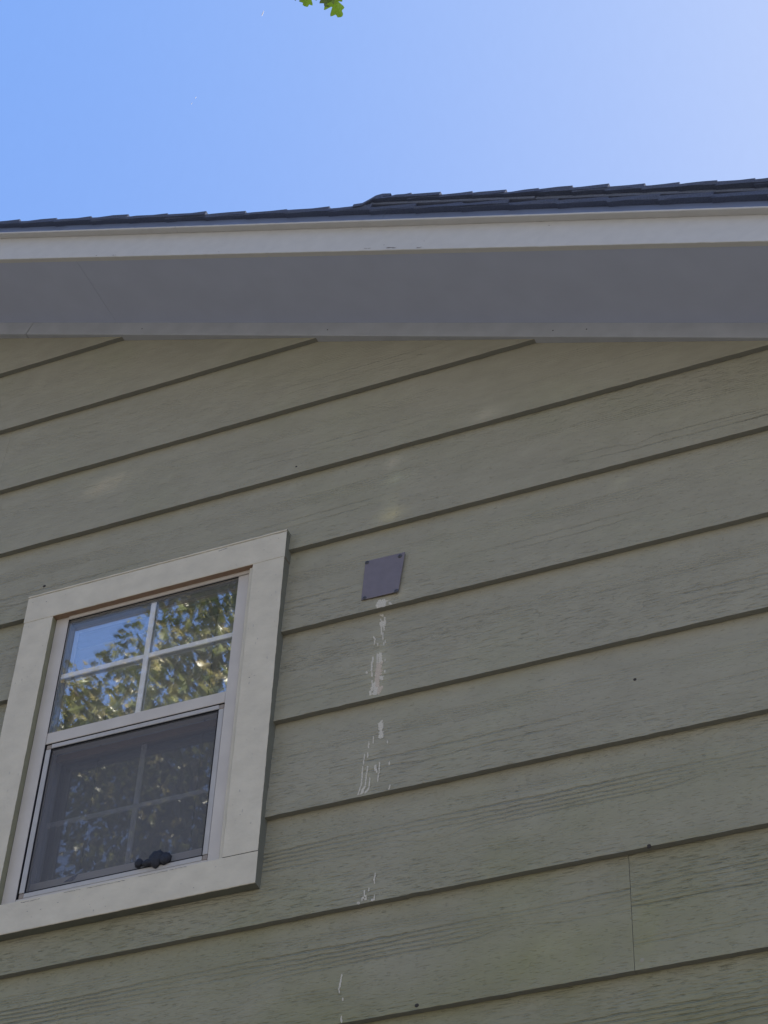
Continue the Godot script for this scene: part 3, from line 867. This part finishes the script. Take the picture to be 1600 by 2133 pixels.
func make_small_things():
	# the square cover plate
	var p := base("cover_plate", Vector3(-1.4212, 4.708, surface_z(4.708) + 0.0012))
	tag(p, "small square purplish grey metal cover plate screwed to the siding right of the window", "cover plate")
	var cs := [Vector3(-0.0541, -0.0658, 0), Vector3(0.0468, -0.0713, 0), Vector3(0.0584, 0.0652, 0), Vector3(-0.0512, 0.0713, 0)]
	var st := new_st()
	var face := []
	for c in cs:
		c.z = surface_z(4.708 + c.y) - surface_z(4.708) + (0.0045 if c.x > 0.0 else 0.0008)
		face.append(c)
	for i in 4:
		var a: Vector3 = face[i]
		var d: Vector3 = face[(i + 1) % 4]
		quad(st, a, d, d + Vector3(0, 0, 0.0013), a + Vector3(0, 0, 0.0013), a + d)
		var ia := a * 0.985 + Vector3(0, 0, 0.0018)
		var id := d * 0.985 + Vector3(0, 0, 0.0018)
		quad(st, a + Vector3(0, 0, 0.0013), d + Vector3(0, 0, 0.0013), id, ia, a + d + Vector3(0, 0, 0.1))
	quad(st, face[0] * 0.985 + Vector3(0, 0, 0.0018), face[1] * 0.985 + Vector3(0, 0, 0.0018), face[2] * 0.985 + Vector3(0, 0, 0.0018), face[3] * 0.985 + Vector3(0, 0, 0.0018), Vector3.BACK)
	quad(st, face[0], face[1], face[2], face[3], Vector3.FORWARD)
	obj("plate", done(st), M.plate, p)
	for c in [[-0.0462, 0.0643], [0.0455, 0.0543], [0.0414, -0.0681], [-0.0448, -0.0615]]:
		var s := new_st()
		var z: float = surface_z(4.708 + c[1]) - surface_z(4.708) + (0.0045 if c[0] > 0 else 0.0008) + 0.0017
		dome(s, Vector3(c[0], c[1], z), 0.0062, 0.0028)
		var sc := obj("screw", done(s), M.screw, p)
		var slot := new_st()
		box(slot, Vector3(c[0] - 0.0024, c[1] - 0.0007, z + 0.0015), Vector3(c[0] + 0.0024, c[1] + 0.0007, z + 0.0026))
		box(slot, Vector3(c[0] - 0.0007, c[1] - 0.0024, z + 0.0015), Vector3(c[0] + 0.0007, c[1] + 0.0024, z + 0.00262))
		obj("screw_slot", done(slot), M.black, sc)
	# nail heads and old holes in the planks: dark, round, a few millimetres
	for h in [[-2.4413, 4.9955, 0.0052, 1], [-0.8621, 4.4964, 0.0042, 0], [-1.306, 3.4897, 0.0052, 1], [-0.8013, 4.2094, 0.0045, 1], [-1.6901, 5.1951, 0.0035, 1], [-1.3004, 4.0473, 0.004, 0], [-0.7971, 3.7602, 0.0055, 1],
			[-1.8573, 5.1778, 0.003, 0], [-1.302, 4.6115, 0.0035, 0], [-0.8546, 3.7795, 0.004, 0], [-1.845, 5.1795, 0.0024, 0], [-1.39, 4.9185, 0.003, 0], [-0.83, 3.50, 0.0055, 0], [-1.4505, 4.1295, 0.006, 0]]:
		var s := new_st()
		var z: float = surface_z(h[1])
		dome(s, Vector3(h[0], h[1], z - 0.0006), h[2], 0.0016)
		obj("nail_hole" if h[3] else "nail_head", done(s), M.crack if h[3] else M.siding_trim, house)
	# nail heads in the frieze and a few specks on the soffit
	for h in [[-2.262, 5.049, 0.0105], [-1.622, 5.047, 0.0105], [-0.945, 5.046, 0.0105], [-0.852, 5.052, 0.0105]]:
		var s := new_st()
		dome(s, Vector3(h[0], h[1] + SLOPE * h[0], h[2] - 0.0006), 0.0021, 0.0012)
		obj("nail_head", done(s), M.crack, house)
	# flaking cream paint drips below the plate
	var drips := [
		[6, [-1.4224, 4.6274, -1.4211, 4.6046, 0.0217, -1.4260, 4.6155, -1.4320, 4.6129, 0.0108, -1.4062, 4.6213, -1.4142, 4.6156, 0.0065]],
		[7, [-1.4002, 4.6102, -1.3934, 4.6034, 0.0043, -1.4276, 4.5918, -1.4194, 4.5874, 0.0043, -1.4268, 4.5777, -1.4259, 4.5737, 0.0029, -1.4164, 4.5781, -1.4143, 4.5591, 0.0043, -1.4212, 4.5677, -1.4203, 4.5518, 0.0136, -1.4236, 4.5529, -1.4213, 4.5240, 0.0036, -1.4174, 4.5509, -1.4152, 4.5366, 0.0029]],
		[7, [-1.4180, 4.5284, -1.4171, 4.5064, 0.0029, -1.4422, 4.5222, -1.4381, 4.5128, 0.0036, -1.4384, 4.5130, -1.4386, 4.4986, 0.0032, -1.4300, 4.4960, -1.4298, 4.4923, 0.0028, -1.4112, 4.5010, -1.4101, 4.4953, 0.0028, -1.4140, 4.4956, -1.4136, 4.4883, 0.0028]],
		[7, [-1.4394, 4.4555, -1.4407, 4.4356, 0.0042, -1.4412, 4.4322, -1.4413, 4.4103, 0.0042, -1.4404, 4.4075, -1.4389, 4.3940, 0.0035, -1.4289, 4.4621, -1.4279, 4.4336, 0.0035, -1.4218, 4.4618, -1.4194, 4.4310, 0.0071, -1.4133, 4.3847, -1.4133, 4.3735, 0.0070, -1.4383, 4.3782, -1.4353, 4.3566, 0.0028, -1.4318, 4.3685, -1.4303, 4.3552, 0.0084]],
		[7, [-1.4353, 4.3566, -1.4408, 4.3326, 0.0063, -1.4261, 4.3540, -1.4311, 4.3324, 0.0083, -1.4190, 4.3391, -1.4255, 4.3317, 0.0055, -1.4552, 4.4092, -1.4509, 4.4071, 0.0035, -1.4077, 4.4363, -1.4075, 4.4319, 0.0028, -1.4065, 4.4001, -1.4057, 4.3981, 0.0035, -1.4290, 4.3928, -1.4289, 4.3902, 0.0035]],
		[-7, [-1.4221, 4.4301, -1.4213, 4.3914, 0.0140, -1.4241, 4.3922, -1.4233, 4.3532, 0.0091, -1.4131, 4.3511, -1.4193, 4.3316, 0.0076]],
		[8, [-1.4098, 4.2582, -1.4160, 4.2520, 0.0038, -1.4159, 4.2506, -1.4137, 4.2304, 0.0076, -1.4093, 4.2488, -1.4096, 4.2345, 0.0027, -1.4123, 4.2248, -1.4116, 4.2038, 0.0086, -1.4310, 4.2143, -1.4303, 4.1934, 0.0032, -1.4420, 4.2004, -1.4412, 4.1834, 0.0027, -1.3943, 4.1901, -1.3941, 4.1855, 0.0027]],
		[8, [-1.4422, 4.1683, -1.4424, 4.1543, 0.0027, -1.4499, 4.1640, -1.4514, 4.1377, 0.0019, -1.4526, 4.1304, -1.4524, 4.0777, 0.0027, -1.4528, 4.0766, -1.4591, 4.0507, 0.0026, -1.4396, 4.1270, -1.4418, 4.1024, 0.0030, -1.4420, 4.1012, -1.4425, 4.0727, 0.0025, -1.4440, 4.0706, -1.4527, 4.0504, 0.0063]],
		[8, [-1.4326, 4.0913, -1.4330, 4.0629, 0.0032, -1.4330, 4.0629, -1.4407, 4.0510, 0.0042, -1.4216, 4.1273, -1.4195, 4.1104, 0.0048, -1.4185, 4.1101, -1.4155, 4.1043, 0.0026, -1.4109, 4.1295, -1.4105, 4.0993, 0.0030, -1.4120, 4.0984, -1.4124, 4.0786, 0.0026, -1.3866, 4.1257, -1.3864, 4.1206, 0.0030, -1.3809, 4.0569, -1.3834, 4.0453, 0.0031]],
		[9, [-1.4111, 3.8327, -1.4103, 3.8242, 0.0021, -1.4111, 3.8244, -1.4123, 3.8181, 0.0026, -1.4123, 3.8181, -1.4106, 3.8058, 0.0019, -1.4233, 3.7944, -1.4235, 3.7886, 0.0024, -1.4336, 3.7902, -1.4326, 3.7770, 0.0016, -1.4318, 3.7769, -1.4387, 3.7693, 0.0040]],
		[9, [-1.4292, 3.7775, -1.4289, 3.7698, 0.0011, -1.4272, 3.7676, -1.4331, 3.7686, 0.0026, -1.4092, 3.7736, -1.4090, 3.7613, 0.0026, -1.4101, 3.7615, -1.4153, 3.7625, 0.0013, -1.4420, 3.7604, -1.4500, 3.7633, 0.0021]],
		[10, [-1.4795, 3.5965, -1.4810, 3.5807, 0.0017, -1.4814, 3.5808, -1.4822, 3.5693, 0.0027, -1.4826, 3.5693, -1.4837, 3.5616, 0.0014, -1.4824, 3.5570, -1.4822, 3.5555, 0.0017, -1.4729, 3.5385, -1.4736, 3.5351, 0.0020, -1.4728, 3.4957, -1.4731, 3.4908, 0.0020, -1.4733, 3.4887, -1.4716, 3.4830, 0.0027]]]
	for d in drips:
		var row: int = absi(d[0])
		var st2 := new_st()
		var a: Array = d[1]
		var lap: float = LAPS[row + 2]
		for i in range(0, a.size(), 5):
			var from := Vector2(a[i], a[i + 1])
			var to := Vector2(a[i + 2], a[i + 3])
			var w: float = a[i + 4]
			var n := maxi(3, int(from.distance_to(to) / 0.0022))
			var wide := maxi(1, int(w / 0.0035))
			for k in n * wide:
				var f: float = (k + rng.randf()) / (n * wide)
				if w > 0.006 and rng.randf() < (0.03 if d[0] < 0 else 0.12): continue
				var c: Vector2 = from.lerp(to, f)
				c.x += rng.randf_range(-0.5, 0.5) * maxf(0.0, w - 0.0025) + 0.0006 * wob.get_noise_2d(c.y * 200.0, i)
				c.y = maxf(c.y, lap + 0.0025)
				flake(st2, Vector3(c.x, c.y, surface_z(c.y) + 0.0006), Vector3.RIGHT, Vector3(0, 1, 0.057).normalized(), clampf(w * 1.35, 0.0042, 0.0100) * rng.randf_range(0.7, 1.2), rng.randf_range(0.005, 0.011), 0.0002 + 0.0002 * rng.randf())
		obj("paint_drip", done(st2), M.paint_beige if d[0] < 0 else M.paint, house)
	# flaked spots on the fascia
	var fl := new_st()
	var rr := rake.basis.x
	var ru := rake.basis.y
	for c in [[-1.309, 5.0865, 0.03, 0.004, 9], [-1.381, 5.085, 0.016, 0.003, 4], [-1.231, 5.0845, 0.02, 0.003, 5], [-1.4, 5.174, 0.006, 0.003, 1], [-1.851, 5.0891, 0.004, 0.003, 1], [-2.281, 5.084, 0.01, 0.0025, 3], [-1.2106, 5.113, 0.004, 0.002, 1], [-2.215, 5.0835, 0.012, 0.002, 3], [-0.86, 5.165, 0.005, 0.002, 1], [-1.33, 5.1, 0.005, 0.002, 1]]:
		for k in c[4]:
			var q: Vector3 = Vector3(c[0], c[1] + SLOPE * c[0], 0.2862) + rr * rng.randf_range(-0.5, 0.5) * c[2] + ru * rng.randf_range(-0.5, 0.5) * c[3]
			flake(fl, q, rr, ru, maxf(0.006, c[2] * 0.5), maxf(0.0018, c[3] * 0.5), 0.0003)
	obj("paint_chip", done(fl), M.chip, house)
	# the clump stuck to the screen, and the scrap behind it on the ledge
	var lump := base("dark_lump", Vector3(-1.9690, 3.9765, -0.0010))
	tag(lump, "dark lumpy clump with a round knob stuck to the foot of the window screen", "clutter")
	var ls := new_st()
	blob(ls, Vector3(0.006, 0.016, 0), Vector3(0.023, 0.025, 0.013), 41)
	blob(ls, Vector3(0.030, 0.012, 0.001), Vector3(0.018, 0.017, 0.012), 43)
	blob(ls, Vector3(-0.016, 0.008, 0.002), Vector3(0.020, 0.010, 0.011), 47)
	obj("body", done(ls), M.dark_lump, lump)
	lump.scale = Vector3(0.92, 0.92, 0.75)
	var kn := new_st()
	blob(kn, Vector3(-0.043, 0.0125, 0.003), Vector3(0.0115, 0.0125, 0.0115), 51)
	obj("knob", done(kn), M.dark_lump, lump)
	var scrap := base("folded_scrap", Vector3(-2.2, 3.992, -0.02))
	tag(scrap, "small folded blue grey scrap leaning behind the lower left of the window screen", "scrap")
	var ss := new_st()
	var f3 := [Vector3(-0.020, 0.001, 0.004), Vector3(-0.001, 0.0165, 0.0), Vector3(0.0165, 0.0175, 0.003), Vector3(0.010, 0.0, 0.006), Vector3(-0.002, 0.006, -0.004)]
	for k in [[0, 1, 4], [1, 2, 4], [2, 3, 4], [3, 0, 4]]:
		tri(ss, f3[k[0]], f3[k[1]], f3[k[2]], Vector3.BACK)
		tri(ss, f3[k[0]] + Vector3(0, 0, -0.001), f3[k[1]] + Vector3(0, 0, -0.001), f3[k[2]] + Vector3(0, 0, -0.001), Vector3.FORWARD)
	obj("fold", done(ss), M.scrap, scrap)
	# strands of spider silk that drift above the roof
	for s in [["long white strand of spider silk drifting high in the blue sky", [Vector3(-1.7245, 6.8700, 0.4295), Vector3(-1.7300, 6.8655, 0.4245), Vector3(-1.7360, 6.8610, 0.4200)], 0.0015],
			["two short pale bits of spider silk drifting low above the left roof edge", [Vector3(-2.0055, 6.7060, 0.3095), Vector3(-2.0077, 6.7040, 0.3082), Vector3(-2.0100, 6.7020, 0.3068)], 0.0011]]:
		var t := new_st()
		tube(t, s[1], [s[2] * 0.3, s[2], s[2] * 0.8], 5)
		if s[2] < 0.0012: tube(t, [s[1][0] + Vector3(-0.0175, -0.0115, -0.009), s[1][1] + Vector3(-0.0175, -0.0115, -0.009), s[1][2] + Vector3(-0.0175, -0.0115, -0.009)], [0.0004, 0.0009, 0.0006], 5)
		tag(obj("spider_silk", done(t), M.silk), s[0], "spider silk")

func blob(st: SurfaceTool, c: Vector3, r: Vector3, seed_: int):
	st.set_smooth_group(1)
	var nu := 18
	var nv := 10
	var p := []
	for j in nv + 1:
		var row := []
		var a := PI * j / nv - PI / 2.0
		for i in nu:
			var t := TAU * i / nu
			var d := Vector3(cos(a) * cos(t), sin(a), cos(a) * sin(t))
			var k: float = 1.0 + 0.28 * wob.get_noise_3d(d.x * 1.4 + seed_, d.y * 1.4, d.z * 1.4)
			row.append(c + d * r * k)
		p.append(row)
	for j in nv:
		for i in nu:
			var i2: int = (i + 1) % nu
			quad(st, p[j][i], p[j][i2], p[j + 1][i2], p[j + 1][i], (p[j][i] + p[j + 1][i2]) * 0.5 - c)
	st.set_smooth_group(-1)

# ------------------------------------------------------------------ the oak in front of the wall
func leaf_mesh(long: float, wide: float, rows: int, curl: float, phase := 0.0) -> ArrayMesh:
	# a lobed oak leaf that hangs from its stalk at the origin towards -y, folded along the midrib
	var half := Curve2D.new()
	for q in [[0.0, 0.02], [0.14, 0.05], [0.24, 0.46], [0.30, 0.50], [0.37, 0.18], [0.50, 0.88], [0.57, 0.98], [0.63, 0.30], [0.76, 0.66], [0.82, 0.70], [0.86, 0.30], [0.95, 0.28], [1.0, 0.06]]:
		half.add_point(Vector2(q[0], q[1] * wide * 0.5), Vector2(-0.022, 0), Vector2(0.022, 0))
	var st := new_st()
	var left := []
	var mid := []
	var right := []
	var pts := half.get_baked_points()
	for i in rows + 1:
		var t := float(i) / rows
		var ws := []
		for side in 2:
			var tt: float = clampf(t + phase * (0.035 if side else -0.02) * sin(PI * t), 0, 1)
			var w := 0.0
			for k in pts.size() - 1:
				if tt >= pts[k].x and tt <= pts[k + 1].x + 0.0001:
					w = lerpf(pts[k].y, pts[k + 1].y, clampf((tt - pts[k].x) / maxf(0.0001, pts[k + 1].x - pts[k].x), 0, 1))
					break
			ws.append(maxf(w, 0.0012))
		var y := -long * t
		var z := curl * sin(t * 2.6) * long
		mid.append(Vector3(0, y, z))
		# lobes point forward, and the blade is slightly cupped
		left.append(Vector3(-ws[0], y - 0.30 * ws[0], z + ws[0] * 0.3))
		right.append(Vector3(ws[1] * 0.95, y - 0.25 * ws[1], z + ws[1] * 0.25))
	for i in rows:
		for s in [left, right]:
			quad(st, mid[i], s[i], s[i + 1], mid[i + 1], Vector3.BACK)
	return done(st)

func limb(called: String, pts: Array, r0: float, r1: float, parent: Node3D, sides := 9, m = null):
	var p := []
	var r := []
	var c := Curve3D.new()
	for i in pts.size():
		var tang: Vector3 = (pts[mini(i + 1, pts.size() - 1)] - pts[maxi(i - 1, 0)]) / 6.0
		c.add_point(pts[i], -tang, tang)
	var n := maxi(5, pts.size() * 4)
	for i in n + 1:
		var f := float(i) / n
		var q: Vector3 = c.sample_baked(c.get_baked_length() * f)
		p.append(q + Vector3(wob.get_noise_3dv(q * 0.9), wob.get_noise_3dv(q * 0.9 + Vector3.ONE * 9), wob.get_noise_3dv(q * 0.9 - Vector3.ONE * 7)) * 0.12 * f * (1.0 - f) * 4.0)
		r.append(lerpf(r0, r1, pow(f, 0.8)) * (1.0 + (0.5 * pow(maxf(0.0, 1.0 - f * 8.0), 2.0) if called == "trunk" else 0.0)))
	var st := new_st()
	tube(st, p, r, sides)
	obj(called, done(st), m if m else M.bark, parent)
	return p

func make_oak():
	var foot := Vector3(-4.6, 0, 8.2)
	var oak := base("oak_tree", foot)
	tag(oak, "tall oak in front of the house with one leafy twig hanging over the roof", "tree")
	var trunk: Array = limb("trunk", [Vector3.ZERO, Vector3(0.1, 2.5, -0.1), Vector3(-0.1, 5.0, 0.1), Vector3(0.1, 8.0, -0.2), Vector3(0.0, 11.5, 0.0), Vector3(0.1, 14.5, 0.1)], 0.34, 0.05, oak, 14)
	# clumps of foliage, each at the end of a limb
	var clumps := []
	var g: RandomNumberGenerator = RandomNumberGenerator.new()
	g.seed = 4242
	var tries := 0
	while clumps.size() < 96 and tries < 4000:
		tries += 1
		var d := Vector3(g.randf_range(-1, 1), g.randf_range(-1, 1), g.randf_range(-1, 1))
		if d.length() > 1.0 or d.length() < 0.35: continue
		var c := Vector3(0.1, 10.6, -0.2) + Vector3(d.x * 3.0, d.y * 4.9, d.z * 3.2)
		var r: float = g.randf_range(0.55, 0.9)
		# the crown opens towards the left of the house along a slanting edge
		if c.x - r * 1.1 + foot.x < (-0.686 if c.y > 10.0 + 0.4 * c.z else -0.71) * (c.z + foot.z + 3.237): continue
		var near := false
		for o in clumps:
			if o[0].distance_to(c) < 0.72: near = true
		if near: continue
		clumps.append([c, r])
	# boughs that stand out on the left
	for c in [[-3.38, 12.25, -0.2, 0.30], [-3.28, 11.95, -0.1, 0.34], [-3.05, 11.55, 0.0, 0.45], [-2.75, 11.9, 0.1, 0.6], [-2.65, 12.7, 0.2, 0.5], [-2.85, 10.4, 0.0, 0.5], [-2.7, 9.6, 0.0, 0.55], [-2.2, 13.6, 0.2, 0.7], [-2.55, 11.0, -0.3, 0.6]]:
		clumps.append([Vector3(c[0], c[1], c[2]), c[3]])
	var limbed := clumps.size()
	for c in [[0.9, 6.9, -2.4, 0.5], [1.5, 7.35, -3.7, 0.45], [2.0, 7.75, -4.7, 0.4], [2.45, 7.8, -5.8, 0.36], [2.8, 7.65, -6.6, 0.28]]:
		clumps.append([Vector3(c[0], c[1], c[2]), c[3]])
	for i in limbed:
		if i % 3 and i < 90: continue
		var c: Vector3 = clumps[i][0]
		var h: float = clampf((c.y - 1.5) * 0.72, 2.5, 13.0)
		var from := Vector3(0, h, 0)
		for q in trunk:
			if absf(q.y - h) < 0.5: from = q
		limb("branch", [from, from.lerp(c, 0.5) + Vector3(0, 0.35, 0), c], 0.07, 0.012, oak, 6)
	var per := 760
	var total := 0
	for cl in clumps: total += int(per * minf(1.0, pow(cl[1] / 0.6, 2.0)))
	var mm := MultiMesh.new()
	mm.transform_format = MultiMesh.TRANSFORM_3D
	mm.use_colors = true
	mm.mesh = leaf_mesh(0.108, 0.074, 12, 0.12)
	mm.instance_count = total
	var k := 0
	var tones := [Color(0.125, 0.135, 0.036), Color(0.17, 0.16, 0.045), Color(0.27, 0.22, 0.08), Color(0.09, 0.115, 0.035)]
	for cl in clumps:
		var hue: int = g.randi() % 4
		for i in int(per * minf(1.0, pow(cl[1] / 0.6, 2.0))):
			var d := Vector3(g.randfn(), g.randfn() * 0.85, g.randfn())
			d = d.normalized() * pow(g.randf(), 0.45) if d.length() > 0.01 else Vector3.ZERO
			var at: Vector3 = cl[0] + d * cl[1] * Vector3(1.15, 0.8, 1.15)
			var nrm := (d + Vector3(g.randfn(), g.randfn() + 0.5, g.randfn()) * 0.6).normalized()
			var down := (Vector3(d.x * 0.8, -0.7, d.z * 0.8) + Vector3(g.randfn(), g.randfn(), g.randfn()) * 0.45).normalized()
			var xa := nrm.cross(-down).normalized()
			if xa.length() < 0.5: xa = Vector3.RIGHT
			var za := xa.cross(-down).normalized()
			var s := g.randf_range(0.65, 1.15)
			mm.set_instance_transform(k, Transform3D(Basis(xa * s, -down * s, za * s), at))
			var tone: Color = tones[hue].lerp(tones[g.randi() % 4], g.randf() * 0.8)
			mm.set_instance_color(k, tone * g.randf_range(0.75, 1.3))
			k += 1
	var lv := MultiMeshInstance3D.new()
	lv.name = "foliage"
	lv.multimesh = mm
	lv.material_override = M.leaf
	lv.set_meta("kind", "stuff")
	oak.add_child(lv, true)
	# the long bough that reaches over the wall, and the leaves at its tip
	var tip := Vector3(-1.53, 7.03, 0.47) - foot
	limb("bough", [Vector3(0.0, 5.2, 0.0), Vector3(1.0, 6.9, -2.6), Vector3(2.3, 7.6, -5.6), tip + Vector3(-0.05, 0.16, 0.25), tip], 0.10, 0.004, oak, 7)
	var lg := [  # stalk, length, width, turn about the view, tilt
		[Vector3(0.010, -0.097, -0.036), 0.106, 0.078, 4.0, 12.0],
		[Vector3(0.062, -0.132, -0.026), 0.106, 0.07, -7.0, 24.0],
		[Vector3(-0.042, -0.075, -0.062), 0.084, 0.07, -24.0, -14.0],
		[Vector3(-0.060, -0.100, -0.029), 0.084, 0.064, -38.0, 20.0],
		[Vector3(0.0, -0.04, -0.094), 0.125, 0.09, 14.0, -35.0],
		[Vector3(0.06, -0.05, -0.02), 0.11, 0.075, 34.0, 10.0],
		[Vector3(0.02, -0.01, -0.01), 0.12, 0.08, -10.0, 40.0],
		[Vector3(-0.04, 0.0, 0.01), 0.11, 0.07, -50.0, 0.0]]
	# the leaves droop and lean out from the wall, blades towards the ground in front
	var blade := Basis(Vector3(0.926, 0.030, -0.376), Vector3(0.242, 0.717, 0.653), Vector3(0.289, -0.696, 0.657))
	for i in lg.size():
		var l: Array = lg[i]
		var o := obj("leaf", leaf_mesh(l[1], l[2], 44, 0.10 + 0.04 * sin(i * 2.1), sin(i * 3.7)), M.near_leaf, oak)
		l[0] += Vector3(0.012, 0.014, 0.008)
		o.position = tip + l[0]
		var stalk := new_st()
		tube(stalk, [tip * 0.999 + l[0] * 0.001, tip + l[0] * 0.5 + Vector3(0, 0.006, 0.004), tip + l[0]], [0.0016, 0.0012, 0.0009], 5)
		obj("leaf_stalk", done(stalk), M.twig, oak)
		o.basis = blade * Basis.from_euler(Vector3(deg_to_rad(12.0), deg_to_rad(l[4]), deg_to_rad(l[3])))
